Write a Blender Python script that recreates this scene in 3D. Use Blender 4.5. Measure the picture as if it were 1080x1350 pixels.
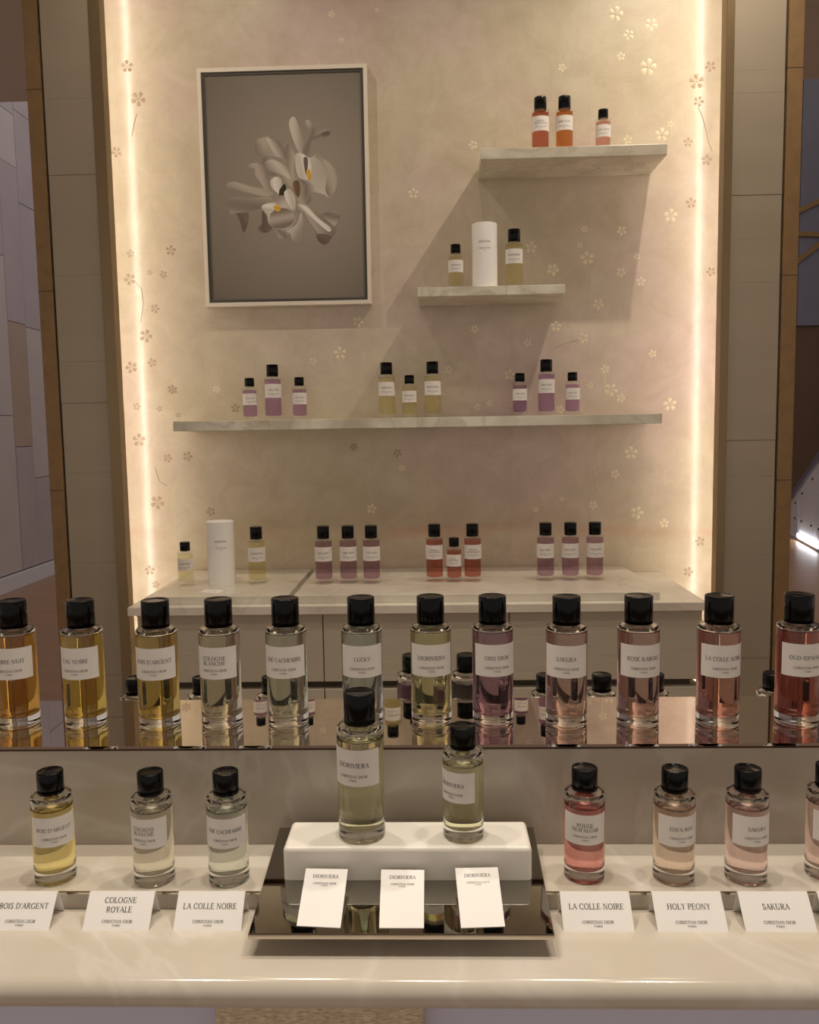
import bpy, bmesh, math, random
from mathutils import Vector, Matrix

for o in list(bpy.data.objects):
    bpy.data.objects.remove(o, do_unlink=True)
SC = bpy.context.scene
COL = SC.collection
rad = math.radians

# ------------------------------------------------------------------ camera
cam_data = bpy.data.cameras.new('camera')
cam_data.sensor_fit = 'HORIZONTAL'
cam_data.sensor_width = 36.0
cam_data.lens = 1120.0 / 1080.0 * 36.0
cam_data.clip_start = 0.02
cam_data.clip_end = 60
cam = bpy.data.objects.new('camera', cam_data)
COL.objects.link(cam)
cam.matrix_world = (Matrix.Translation((0, 0, 1.48)) @ Matrix.Rotation(rad(1.767), 4, 'Z')
                    @ Matrix.Rotation(rad(90 - 5.647), 4, 'X') @ Matrix.Rotation(rad(-0.933), 4, 'Z'))
SC.camera = cam

# ------------------------------------------------------------------ world, exposure
world = bpy.data.worlds.new('world')
SC.world = world
world.use_nodes = True
WB = world.node_tree.nodes['Background']
WB.inputs[0].default_value = (1.0, 0.885, 0.77, 1)
WB.inputs[1].default_value = 0.50
vs = SC.view_settings
vs.view_transform = 'Standard'
vs.look = 'None'
vs.gamma = 1.0
vs.use_curve_mapping = False
vs.exposure = 0.0
SC.cycles.max_bounces = 18
SC.cycles.transmission_bounces = 18
SC.cycles.glossy_bounces = 8
SC.cycles.transparent_max_bounces = 16
SC.cycles.sample_clamp_indirect = 5.0
SC.cycles.use_denoising = True

NICHE_SPOT = 22.0
ISLAND_SPOT = 45.0
LED_POWER = 31.0
LED_W = 0.014
WARM = (1.0, 0.88, 0.72)
WARM_LED = (1.0, 0.855, 0.72)

# cool daylight falling into the hall behind the niche wall
def area_light(name, loc, rot, size, energy, color):
    d = bpy.data.lights.new(name, 'AREA')
    d.shape = 'RECTANGLE'
    d.size, d.size_y = size
    d.energy = energy
    d.color = color
    o = bpy.data.objects.new(name, d)
    o.location = loc
    o.rotation_euler = rot
    COL.objects.link(o)
    return o
area_light('hall_daylight', (0.5, 8.6, 6.4), (0, 0, 0), (8.0, 6.0), 75.0, (0.92, 0.88, 1.0))

# ------------------------------------------------------------------ helpers
def s2l(c):
    return tuple((v / 255 / 12.92) if v / 255 <= 0.04045 else ((v / 255 + 0.055) / 1.055) ** 2.4 for v in c)

def new_mat(name):
    m = bpy.data.materials.new(name)
    m.use_nodes = True
    nt = m.node_tree
    for n in list(nt.nodes):
        nt.nodes.remove(n)
    out = nt.nodes.new('ShaderNodeOutputMaterial')
    return m, nt, out

def principled(name, rgb, rough=0.5, metal=0.0, spec=0.5, coat=0.0, var=0.0, scale=8.0, bump=0.0, bump_scale=60.0, stretch=(1, 1, 1), detail=4.0):
    m, nt, out = new_mat(name)
    p = nt.nodes.new('ShaderNodeBsdfPrincipled')
    nt.links.new(p.outputs[0], out.inputs[0])
    c = s2l(rgb)
    p.inputs['Base Color'].default_value = (*c, 1)
    p.inputs['Roughness'].default_value = rough
    p.inputs['Metallic'].default_value = metal
    p.inputs['Specular IOR Level'].default_value = spec
    p.inputs['Coat Weight'].default_value = coat
    tc = nt.nodes.new('ShaderNodeTexCoord')
    mp = nt.nodes.new('ShaderNodeMapping')
    mp.inputs['Scale'].default_value = stretch
    nt.links.new(tc.outputs['Object'], mp.inputs['Vector'])
    n = nt.nodes.new('ShaderNodeTexNoise')
    n.inputs['Scale'].default_value = scale
    n.inputs['Detail'].default_value = detail
    nt.links.new(mp.outputs[0], n.inputs['Vector'])
    r = nt.nodes.new('ShaderNodeValToRGB')
    r.color_ramp.elements[0].position = 0.3
    r.color_ramp.elements[1].position = 0.7
    r.color_ramp.elements[0].color = (*[v * (1 - var) for v in c], 1)
    r.color_ramp.elements[1].color = (*[min(1, v * (1 + var)) for v in c], 1)
    nt.links.new(n.outputs[0], r.inputs[0])
    nt.links.new(r.outputs[0], p.inputs['Base Color'])
    if bump:
        n2 = nt.nodes.new('ShaderNodeTexNoise')
        n2.inputs['Scale'].default_value = bump_scale
        nt.links.new(mp.outputs[0], n2.inputs['Vector'])
        b = nt.nodes.new('ShaderNodeBump')
        b.inputs['Strength'].default_value = bump
        b.inputs['Distance'].default_value = 0.004
        nt.links.new(n2.outputs[0], b.inputs['Height'])
        nt.links.new(b.outputs[0], p.inputs['Normal'])
    return m

def marble(name, base, vein, rough=0.18, scale=3.0, amount=0.5, cloud=None):
    m, nt, out = new_mat(name)
    p = nt.nodes.new('ShaderNodeBsdfPrincipled')
    nt.links.new(p.outputs[0], out.inputs[0])
    p.inputs['Roughness'].default_value = rough
    tc = nt.nodes.new('ShaderNodeTexCoord')
    n1 = nt.nodes.new('ShaderNodeTexNoise')
    n1.inputs['Scale'].default_value = scale
    n1.inputs['Detail'].default_value = 6
    n1.inputs['Distortion'].default_value = 1.6
    nt.links.new(tc.outputs['Object'], n1.inputs['Vector'])
    # thin veins: |noise-0.5| close to zero
    sub = nt.nodes.new('ShaderNodeMath'); sub.operation = 'SUBTRACT'; sub.inputs[1].default_value = 0.5
    ab = nt.nodes.new('ShaderNodeMath'); ab.operation = 'ABSOLUTE'
    nt.links.new(n1.outputs[0], sub.inputs[0]); nt.links.new(sub.outputs[0], ab.inputs[0])
    rv = nt.nodes.new('ShaderNodeValToRGB')
    rv.color_ramp.elements[0].position = 0.0; rv.color_ramp.elements[0].color = (1, 1, 1, 1)
    rv.color_ramp.elements[1].position = 0.035; rv.color_ramp.elements[1].color = (0, 0, 0, 1)
    nt.links.new(ab.outputs[0], rv.inputs[0])
    n2 = nt.nodes.new('ShaderNodeTexNoise')
    n2.inputs['Scale'].default_value = scale * 1.7
    n2.inputs['Detail'].default_value = 5
    nt.links.new(tc.outputs['Object'], n2.inputs['Vector'])
    rc = nt.nodes.new('ShaderNodeValToRGB')
    b = s2l(base); cl = s2l(cloud or [int(v * 0.93) for v in base])
    rc.color_ramp.elements[0].position = 0.35; rc.color_ramp.elements[0].color = (*cl, 1)
    rc.color_ramp.elements[1].position = 0.62; rc.color_ramp.elements[1].color = (*b, 1)
    nt.links.new(n2.outputs[0], rc.inputs[0])
    mul = nt.nodes.new('ShaderNodeMath'); mul.operation = 'MULTIPLY'; mul.inputs[1].default_value = amount
    nt.links.new(rv.outputs[0], mul.inputs[0])
    mix = nt.nodes.new('ShaderNodeMixRGB')
    mix.inputs[2].default_value = (*s2l(vein), 1)
    nt.links.new(mul.outputs[0], mix.inputs[0])
    nt.links.new(rc.outputs[0], mix.inputs[1])
    nt.links.new(mix.outputs[0], p.inputs['Base Color'])
    return m

def emission(name, rgb, strength):
    m, nt, out = new_mat(name)
    e = nt.nodes.new('ShaderNodeEmission')
    e.inputs[0].default_value = (*rgb, 1)
    e.inputs[1].default_value = strength
    nt.links.new(e.outputs[0], out.inputs[0])
    return m

def glass(name, rgb, ior, rough=0.0):
    m, nt, out = new_mat(name)
    g = nt.nodes.new('ShaderNodeBsdfGlass')
    g.inputs['Color'].default_value = (*[math.sqrt(v) for v in s2l(rgb)], 1)
    g.inputs['IOR'].default_value = ior
    g.inputs['Roughness'].default_value = rough
    nt.links.new(g.outputs[0], out.inputs[0])
    return m

def link(o, parent=None):
    COL.objects.link(o)
    if parent is not None:
        o.parent = parent
    return o

def mesh_obj(name, verts, faces, mat, parent=None, smooth=False, fix=True):
    me = bpy.data.meshes.new(name)
    me.from_pydata([tuple(v) for v in verts], [], faces)
    if fix:
        bm = bmesh.new(); bm.from_mesh(me)
        bmesh.ops.recalc_face_normals(bm, faces=bm.faces[:])
        bm.to_mesh(me); bm.free()
    me.materials.append(mat)
    if smooth:
        for p in me.polygons:
            p.use_smooth = True
    return link(bpy.data.objects.new(name, me), parent)

def box_data(x0, x1, y0, y1, z0, z1):
    v = [(x0, y0, z0), (x1, y0, z0), (x1, y1, z0), (x0, y1, z0), (x0, y0, z1), (x1, y0, z1), (x1, y1, z1), (x0, y1, z1)]
    f = [(0, 3, 2, 1), (4, 5, 6, 7), (0, 1, 5, 4), (1, 2, 6, 5), (2, 3, 7, 6), (3, 0, 4, 7)]
    return v, f

def box(name, x0, x1, y0, y1, z0, z1, mat, parent=None, bevel=0.0, seg=2):
    v, f = box_data(x0, x1, y0, y1, z0, z1)
    o = mesh_obj(name, v, f, mat, parent)
    if bevel:
        bm = bmesh.new(); bm.from_mesh(o.data)
        bmesh.ops.bevel(bm, geom=bm.edges[:], offset=bevel, segments=seg, profile=0.5, affect='EDGES')
        bm.to_mesh(o.data); bm.free()
    return o

def lathe_data(profile, seg=40, closed_axis=True):
    """profile: (r,z) from the bottom axis to the top axis; r==0 gives a pole."""
    verts, rings = [], []
    for r, z in profile:
        if r <= 1e-9:
            rings.append([len(verts)]); verts.append((0, 0, z))
        else:
            rings.append(list(range(len(verts), len(verts) + seg)))
            for i in range(seg):
                a = 2 * math.pi * i / seg
                verts.append((r * math.cos(a), r * math.sin(a), z))
    faces = []
    for a, b in zip(rings[:-1], rings[1:]):
        for i in range(seg):
            j = (i + 1) % seg
            if len(a) == 1 and len(b) == 1:
                continue
            if len(a) == 1:
                faces.append((a[0], b[j], b[i]))
            elif len(b) == 1:
                faces.append((a[i], a[j], b[0]))
            else:
                faces.append((a[i], a[j], b[j], b[i]))
    return verts, faces

def sharp_by_angle(me, ang=35):
    bm = bmesh.new(); bm.from_mesh(me)
    for e in bm.edges:
        if len(e.link_faces) == 2 and e.calc_face_angle(0) > rad(ang):
            e.smooth = False
    bm.to_mesh(me); bm.free()

def tag(o, label=None, cat=None, group=None, kind=None):
    if label: o['label'] = label
    if cat: o['category'] = cat
    if group: o['group'] = group
    if kind: o['kind'] = kind
    return o

def empty(name, loc=(0, 0, 0), rz=0.0):
    o = bpy.data.objects.new(name, None)
    o.empty_display_size = 0.05
    o.location = loc
    o.rotation_euler = (0, 0, rz)
    return link(o)

# ------------------------------------------------------------------ serif capitals drawn as small quads
TK, TN = 0.14, 0.06
def g_line(x0, y0, x1, y1, w):
    if abs(y1 - y0) < 1e-6:
        return [[(x0, y0 - w / 2), (x1, y0 - w / 2), (x1, y0 + w / 2), (x0, y0 + w / 2)]]
    return [[(x0 - w / 2, y0), (x0 + w / 2, y0), (x1 + w / 2, y1), (x1 - w / 2, y1)]]
def g_arc(cx, cy, rx, ry, a0, a1, n=10):
    q, prev = [], None
    for i in range(n + 1):
        a = rad(a0 + (a1 - a0) * i / n)
        w = TN + (TK - TN) * abs(math.cos(a))
        c, s = math.cos(a), math.sin(a)
        p = ((cx + (rx - w / 2) * c, cy + (ry - w / 2) * s), (cx + (rx + w / 2) * c, cy + (ry + w / 2) * s))
        if prev:
            q.append([prev[0], prev[1], p[1], p[0]])
        prev = p
    return q
def g_ser(x, y, l=0.30):
    return g_line(x - l / 2, y, x + l / 2, y, 0.05)
def g_stem(x, w=TK, y0=0, y1=1):
    return g_line(x, y0, x, y1, w) + g_ser(x, y0 + (0.025 if y0 == 0 else 0)) + g_ser(x, y1 - 0.025)
def g_bowl(x, y0, y1, r):
    cy, ry = (y0 + y1) / 2, (y1 - y0) / 2
    return (g_line(x, y1 - TN / 2, x + 0.2, y1 - TN / 2, TN) + g_line(x, y0 + TN / 2, x + 0.2, y0 + TN / 2, TN)
            + g_arc(x + 0.2, cy, r, ry - TN / 2, -90, 90, 8))
def glyphs():
    G = {}
    G['A'] = (0.80, g_line(.07, 0, .40, 1, TN) + g_line(.40, 1, .72, 0, TK) + g_line(.2, .35, .6, .35, TN) + g_ser(.08, .025, .24) + g_ser(.72, .025, .26))
    G['B'] = (0.70, g_stem(.15) + g_bowl(.15, .52, 1, .2) + g_bowl(.15, 0, .52, .26))
    G['C'] = (0.80, g_arc(.45, .5, .36, .48, 42, 318, 14) + g_line(.72, .68, .72, .95, .06) + g_line(.72, .08, .72, .26, .05))
    G['D'] = (0.86, g_stem(.15) + g_bowl(.15, 0, 1, .42))
    G['E'] = (0.68, g_stem(.15) + g_line(.15, .967, .6, .967, TN) + g_line(.15, .52, .48, .52, TN) + g_line(.15, .033, .62, .033, TN)
              + g_line(.59, .8, .59, 1, .05) + g_line(.61, 0, .61, .22, .05) + g_line(.47, .42, .47, .62, .05))
    G['\u00c9'] = (0.68, G['E'][1] + g_line(.34, 1.08, .46, 1.28, .1))
    G['F'] = (0.64, g_stem(.15) + g_line(.15, .967, .58, .967, TN) + g_line(.15, .52, .46, .52, TN) + g_line(.57, .8, .57, 1, .05) + g_line(.45, .42, .45, .62, .05))
    G['G'] = (0.86, g_arc(.45, .5, .36, .48, 42, 300, 14) + g_line(.72, .68, .72, .95, .06) + g_line(.72, .06, .72, .42, TK) + g_ser(.72, .42, .26))
    G['H'] = (0.88, g_stem(.16) + g_stem(.72) + g_line(.16, .52, .72, .52, TN))
    G['I'] = (0.34, g_stem(.17))
    G['K'] = (0.78, g_stem(.15) + g_line(.22, .45, .64, 1, TN) + g_line(.34, .58, .68, 0, TK) + g_ser(.66, .975, .24) + g_ser(.70, .025, .24))
    G['L'] = (0.64, g_stem(.15) + g_line(.15, .033, .58, .033, TN) + g_line(.58, 0, .58, .25, .05))
    G['M'] = (1.02, g_line(.13, 0, .17, 1, TN) + g_line(.17, 1, .5, .05, TK) + g_line(.5, .05, .82, 1, TN) + g_line(.84, 0, .82, 1, TK) + g_ser(.13, .025, .24) + g_ser(.85, .025, .28) + g_ser(.14, .975, .2) + g_ser(.85, .975, .2))
    G['N'] = (0.90, g_line(.16, 0, .16, 1, TN) + g_line(.16, 1, .74, 0, TK) + g_line(.74, 0, .74, 1, TN) + g_ser(.16, .025, .24) + g_ser(.12, .975, .2) + g_ser(.74, .975, .24))
    G['O'] = (0.90, g_arc(.45, .5, .37, .48, 0, 360, 18))
    G['P'] = (0.66, g_stem(.15) + g_bowl(.15, .46, 1, .25))
    G['R'] = (0.76, g_stem(.15) + g_bowl(.15, .5, 1, .24) + g_line(.36, .5, .68, 0, TK) + g_ser(.7, .025, .2))
    G['S'] = (0.60, g_arc(.3, .74, .19, .235, 25, 270, 9) + g_arc(.3, .26, .21, .235, 90, -155, 9) + g_line(.48, .72, .48, .93, .05) + g_line(.1, .07, .1, .28, .05))
    G['T'] = (0.72, g_line(.36, 0, .36, 1, TK) + g_ser(.36, .025) + g_line(.04, .967, .68, .967, TN) + g_line(.05, .76, .05, 1, .05) + g_line(.67, .76, .67, 1, .05))
    G['U'] = (0.86, g_line(.17, .32, .17, 1, TK) + g_line(.70, .32, .70, 1, TN) + g_arc(.435, .32, .27, .3, 180, 360, 9) + g_ser(.17, .975, .28) + g_ser(.70, .975, .24))
    G['V'] = (0.78, g_line(.10, 1, .40, 0, TK) + g_line(.40, 0, .68, 1, TN) + g_ser(.1, .975, .28) + g_ser(.68, .975, .24))
    G['Y'] = (0.74, g_line(.10, 1, .38, .5, TK) + g_line(.38, .5, .64, 1, TN) + g_line(.38, 0, .38, .5, TK) + g_ser(.38, .025) + g_ser(.1, .975, .26) + g_ser(.65, .975, .22))
    G["'"] = (0.22, g_line(.09, .72, .12, 1, .1))
    G['-'] = (0.40, g_line(.05, .42, .35, .42, .08))
    G[' '] = (0.32, [])
    return G
GL = glyphs()
def text_quads(s, h, cx=0.0, cy=0.0, width=None, track=0.06):
    """capital letters of height h centred on (cx, cy); width squeezes or spreads them."""
    x, q = 0.0, []
    for ch in s:
        w, g = GL[ch]
        q += [[(px + x, py) for px, py in poly] for poly in g]
        x += w + track
    x -= track
    sx = h if width is None else width / x
    return [[(cx + (px - x / 2) * sx, cy + (py - 0.5) * h) for px, py in poly] for poly in q]
def lines_quads(lines):
    out = []
    for s, h, cx, cy, w in lines:
        out += text_quads(s, h, cx, cy, w)
    return out
def text_mesh(name, quads, mapper, mat, parent):
    v, f = [], []
    for poly in quads:
        b = len(v)
        v += [mapper(px, py) for px, py in poly]
        f.append(tuple(range(b, b + len(poly))))
    return mesh_obj(name, v, f, mat, parent, fix=False)

# ------------------------------------------------------------------ materials
def plaster():
    m, nt, out = new_mat('pearl_wallcovering')
    p = nt.nodes.new('ShaderNodeBsdfPrincipled')
    nt.links.new(p.outputs[0], out.inputs[0])
    p.inputs['Roughness'].default_value = 0.42
    p.inputs['Specular IOR Level'].default_value = 0.4
    p.inputs['Coat Weight'].default_value = 0.7
    p.inputs['Coat Roughness'].default_value = 0.17
    tc = nt.nodes.new('ShaderNodeTexCoord')
    def noise(scale, detail, rough=0.55, dist=0.0, vec=None):
        n = nt.nodes.new('ShaderNodeTexNoise')
        n.inputs['Scale'].default_value = scale; n.inputs['Detail'].default_value = detail
        n.inputs['Roughness'].default_value = rough; n.inputs['Distortion'].default_value = dist
        nt.links.new(vec or tc.outputs['Object'], n.inputs['Vector'])
        return n
    def ramp(src, stops):
        r = nt.nodes.new('ShaderNodeValToRGB')
        r.color_ramp.elements[0].position, r.color_ramp.elements[0].color = stops[0][0], (*s2l(stops[0][1]), 1)
        r.color_ramp.elements[1].position, r.color_ramp.elements[1].color = stops[-1][0], (*s2l(stops[-1][1]), 1)
        for pos, c in stops[1:-1]:
            e = r.color_ramp.elements.new(pos); e.color = (*s2l(c), 1)
        nt.links.new(src, r.inputs[0])
        return r
    n1 = noise(1.5, 3)
    r1 = ramp(n1.outputs[0], [(0.32, (206, 195, 168)), (0.52, (211, 199, 176)), (0.70, (213, 194, 183))])
    n2 = noise(9, 8, 0.7, 0.6)
    r2 = ramp(n2.outputs[0], [(0.3, (222, 216, 205)), (0.7, (255, 255, 255))])
    mu = nt.nodes.new('ShaderNodeMixRGB'); mu.blend_type = 'MULTIPLY'; mu.inputs[0].default_value = 0.75
    nt.links.new(r1.outputs[0], mu.inputs[1]); nt.links.new(r2.outputs[0], mu.inputs[2])
    # faint squares of leaf
    br = nt.nodes.new('ShaderNodeTexBrick')
    br.offset = 0.0
    br.inputs['Color1'].default_value = (1, 1, 1, 1); br.inputs['Color2'].default_value = (0.955, 0.95, 0.945, 1)
    br.inputs['Mortar'].default_value = (0.93, 0.92, 0.90, 1)
    br.inputs['Scale'].default_value = 1.0; br.inputs['Mortar Size'].default_value = 0.0012
    br.inputs['Brick Width'].default_value = 0.26; br.inputs['Row Height'].default_value = 0.26
    mp = nt.nodes.new('ShaderNodeMapping')
    mp.inputs['Rotation'].default_value = (rad(90), 0, 0)
    nt.links.new(tc.outputs['Object'], mp.inputs['Vector'])
    nt.links.new(mp.outputs[0], br.inputs['Vector'])
    m2 = nt.nodes.new('ShaderNodeMixRGB'); m2.blend_type = 'MULTIPLY'; m2.inputs[0].default_value = 0.7
    nt.links.new(mu.outputs[0], m2.inputs[1]); nt.links.new(br.outputs[0], m2.inputs[2])
    # the reddish stain line that runs along the wall above the cabinet
    sx = nt.nodes.new('ShaderNodeSeparateXYZ')
    nt.links.new(tc.outputs['Object'], sx.inputs[0])
    n3 = noise(3.2, 5, 0.6)
    ad = nt.nodes.new('ShaderNodeMath'); ad.operation = 'MULTIPLY_ADD'; ad.inputs[1].default_value = 0.10; 
    nt.links.new(n3.outputs[0], ad.inputs[0]); nt.links.new(sx.outputs['Z'], ad.inputs[2])
    d = nt.nodes.new('ShaderNodeMath'); d.operation = 'SUBTRACT'; d.inputs[1].default_value = 1.172
    nt.links.new(ad.outputs[0], d.inputs[0])
    ab = nt.nodes.new('ShaderNodeMath'); ab.operation = 'ABSOLUTE'; nt.links.new(d.outputs[0], ab.inputs[0])
    rb = nt.nodes.new('ShaderNodeMapRange'); rb.inputs['From Min'].default_value = 0.03; rb.inputs['From Max'].default_value = 0.004
    nt.links.new(ab.outputs[0], rb.inputs['Value'])
    n4 = noise(2.3, 3)
    r4 = nt.nodes.new('ShaderNodeMapRange'); r4.inputs['From Min'].default_value = 0.38; r4.inputs['From Max'].default_value = 0.62; r4.inputs['To Max'].default_value = 0.38
    nt.links.new(n4.outputs[0], r4.inputs['Value'])
    mm = nt.nodes.new('ShaderNodeMath'); mm.operation = 'MULTIPLY'
    nt.links.new(rb.outputs[0], mm.inputs[0]); nt.links.new(r4.outputs[0], mm.inputs[1])
    m3 = nt.nodes.new('ShaderNodeMixRGB'); m3.inputs[2].default_value = (*s2l((196, 130, 92)), 1)
    nt.links.new(mm.outputs[0], m3.inputs[0]); nt.links.new(m2.outputs[0], m3.inputs[1])
    nt.links.new(m3.outputs[0], p.inputs['Base Color'])
    b = nt.nodes.new('ShaderNodeBump'); b.inputs['Strength'].default_value = 0.12; b.inputs['Distance'].default_value = 0.004
    n5 = noise(38, 6, 0.65, 0.8)
    nt.links.new(n5.outputs[0], b.inputs['Height']); nt.links.new(b.outputs[0], p.inputs['Normal'])
    return m

M = {}
M['plaster'] = plaster()
M['pearl_flower'] = principled('pearl_flower', (226, 214, 184), 0.4, var=0.06, scale=40)
M['shaded_flower'] = principled('shaded_flower', (168, 148, 124), 0.4, metal=0.2, var=0.10, scale=40)  # darkened pearl flower: shading beside the light strips put into its colour
M['stone_pillar'] = principled('limestone_panel', (162, 149, 129), 0.55, var=0.035, scale=2.2, stretch=(1, 1, 5))
M['stone_gold'] = principled('ochre_stone', (136, 106, 68), 0.6, var=0.10, scale=26, bump=0.25, bump_scale=180)
M['bronze'] = principled('bronze_trim', (142, 122, 92), 0.42, metal=0.75, var=0.03, scale=6)
M['seam'] = principled('dark_joint', (40, 32, 25), 0.8)
M['shelf_marble'] = marble('shelf_marble', (226, 220, 204), (168, 160, 140), 0.28, 4.5, 0.45, (196, 188, 168))
M['cab_marble'] = marble('cabinet_marble', (226, 219, 205), (186, 177, 160), 0.2, 3.2, 0.3, (212, 203, 187))
M['counter'] = marble('counter_marble', (216, 208, 194), (228, 222, 212), 0.14, 2.2, 0.45, (207, 197, 180))
M['riser'] = marble('riser_marble', (194, 184, 170), (214, 207, 196), 0.2, 2.4, 0.5, (186, 175, 160))
M['oak'] = principled('limed_oak', (188, 180, 160), 0.55, var=0.06, scale=7, stretch=(0.6, 1, 26), bump=0.1, bump_scale=30)
M['gap'] = principled('shadow_gap', (84, 74, 62), 0.7)
M['mirror'] = principled('tinted_mirror', (222, 213, 205), 0.015, metal=1.0)
M['tray_mirror'] = principled('smoked_mirror', (172, 169, 160), 0.03, metal=1.0)
M['steel'] = principled('polished_steel', (205, 196, 182), 0.12, metal=1.0)
M['dark_edge'] = principled('dark_bronze_edge', (88, 66, 52), 0.3, metal=0.8)
M['paper'] = principled('white_card', (250, 247, 243), 0.6, var=0.01, scale=12)
M['label'] = principled('label_paper', (232, 226, 220), 0.6, var=0.012, scale=60)
M['ink'] = principled('black_ink', (34, 30, 30), 0.6)
M['ink_soft'] = principled('grey_ink', (92, 86, 82), 0.6)
M['cap'] = principled('black_lacquer', (6, 6, 7), 0.18, spec=0.2)
M['cap_top'] = principled('black_lacquer_top', (14, 14, 15), 0.22, spec=0.6)
M['block'] = principled('white_corian', (240, 235, 224), 0.32, var=0.01, scale=9)
M['lilac'] = principled('lilac_lacquer', (222, 224, 248), 0.3, var=0.03, scale=1.5)
M['boucle'] = principled('boucle_panel', (226, 209, 180), 0.85, var=0.30, scale=330, stretch=(0.4, 1, 1.6), bump=0.8, bump_scale=330)
M['floor'] = principled('stone_floor', (152, 116, 86), 0.35, var=0.10, scale=2.0, stretch=(0.6, 5, 1))
M['ceiling'] = principled('ceiling_paint', (214, 204, 196), 0.8, var=0.01)
M['tile_a'] = principled('hall_tile_grey', (182, 172, 174), 0.45, var=0.05, scale=3)
M['tile_b'] = principled('hall_tile_warm', (178, 158, 142), 0.5, var=0.05, scale=3)
M['tile_c'] = principled('hall_tile_pale', (196, 186, 184), 0.45, var=0.04, scale=3)
M['brown_wall'] = principled('brown_panelling', (96, 72, 52), 0.6, var=0.08, scale=2)
M['blue_panel'] = principled('bluish_panel', (112, 110, 124), 0.35, var=0.08, scale=1.2)
M['brass'] = principled('brass_strip', (150, 120, 80), 0.35, metal=0.7)
M['white_panel'] = principled('white_panel', (214, 212, 216), 0.4)
M['frame_white'] = principled('white_lacquer_frame', (226, 216, 200), 0.4)
M['frame_dark'] = principled('dark_inner_frame', (70, 68, 60), 0.5)
M['neck'] = principled('neck_ring', (214, 208, 196), 0.12, metal=0.9)
M['glass'] = glass('clear_glass', (252, 252, 250), 1.48)
def thin(name, rgb, gloss=1.45, power=0.5):
    # thin clear wall: tinted straight-through light plus a surface reflection
    m, nt, out = new_mat(name)
    t = nt.nodes.new('ShaderNodeBsdfTransparent')
    t.inputs[0].default_value = (*[v ** power for v in s2l(rgb)], 1)
    g = nt.nodes.new('ShaderNodeBsdfGlossy'); g.inputs['Roughness'].default_value = 0.03
    lw = nt.nodes.new('ShaderNodeLayerWeight'); lw.inputs[0].default_value = 0.5
    pw = nt.nodes.new('ShaderNodeMath'); pw.operation = 'POWER'; pw.inputs[1].default_value = 4.0
    fr = nt.nodes.new('ShaderNodeMath'); fr.operation = 'MULTIPLY_ADD'; fr.inputs[1].default_value = gloss * 0.5; fr.inputs[2].default_value = gloss * 0.04
    nt.links.new(lw.outputs['Facing'], pw.inputs[0]); nt.links.new(pw.outputs[0], fr.inputs[0])
    mx = nt.nodes.new('ShaderNodeMixShader')
    nt.links.new(fr.outputs[0], mx.inputs[0]); nt.links.new(t.outputs[0], mx.inputs[1]); nt.links.new(g.outputs[0], mx.inputs[2])
    nt.links.new(mx.outputs[0], out.inputs[0])
    return m
M['thin_glass'] = thin('thin_glass', (250, 250, 248), 1.0)
def liquid(name, rgb):
    M[name] = glass(name, rgb, 0.925)
    M['thin_' + name] = thin('thin_' + name, rgb, 0.0)
LIQ = {'amber': (228, 180, 90), 'gold': (232, 206, 110), 'olive_gold': (226, 206, 126), 'straw': (232, 230, 214), 'celadon': (228, 234, 222),
       'silver': (220, 230, 232), 'lime': (236, 236, 194), 'mauve': (200, 164, 190), 'peach': (232, 206, 204), 'rose': (232, 202, 200),
       'coral': (228, 180, 172), 'red': (204, 128, 116), 'lemon': (250, 236, 168), 'clear': (247, 245, 236), 'ice': (240, 244, 238),
       'crimson': (242, 174, 172), 'shell': (248, 230, 218), 'blush': (248, 224, 223), 'pale_lime': (242, 242, 212),
       'violet': (206, 170, 214), 'yellow': (246, 240, 196), 'brick': (212, 134, 114), 'tawny': (218, 146, 88), 'pink': (230, 180, 174), 'slate': (168, 166, 164)}
for k, v in LIQ.items():
    liquid('liquid_' + k, v)

# ================================================================== SETTING
CEIL = 3.4
flo = box('floor', -6.5, 7.5, -3.0, 13.4, -0.06, 0.0, M['floor']); tag(flo, kind='structure')
ce = box('ceiling', -6.5, 7.5, -3.0, 5.07, CEIL, CEIL + 0.22, M['ceiling']); tag(ce, kind='structure')

NF, NB = 2.66, 2.90
wb = box('wall_back', -1.226, 1.106, NB, NB + 0.05, 0.0, CEIL, M['plaster']); tag(wb, kind='structure')
# ends of the light coves behind the pillars
wnl = box('wall_niche_left', -1.236, -1.224, NF + 0.03, NB + 0.05, 0.0, CEIL, M['plaster']); tag(wnl, kind='structure')
wnr = box('wall_niche_right', 1.103, 1.115, NF + 0.03, NB + 0.05, 0.0, CEIL, M['plaster']); tag(wnr, kind='structure')

# bronze angle profiles along the mouth of the niche
for i, (x0, x1) in enumerate(((-1.0185, -0.985), (0.872, 0.8965))):
    t = box('trim_%d' % (1 + i), x0, x1, NF - 0.014, NF + 0.03, 0.0, CEIL, M['bronze'], bevel=0.0008, seg=1); tag(t, kind='structure')

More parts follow.
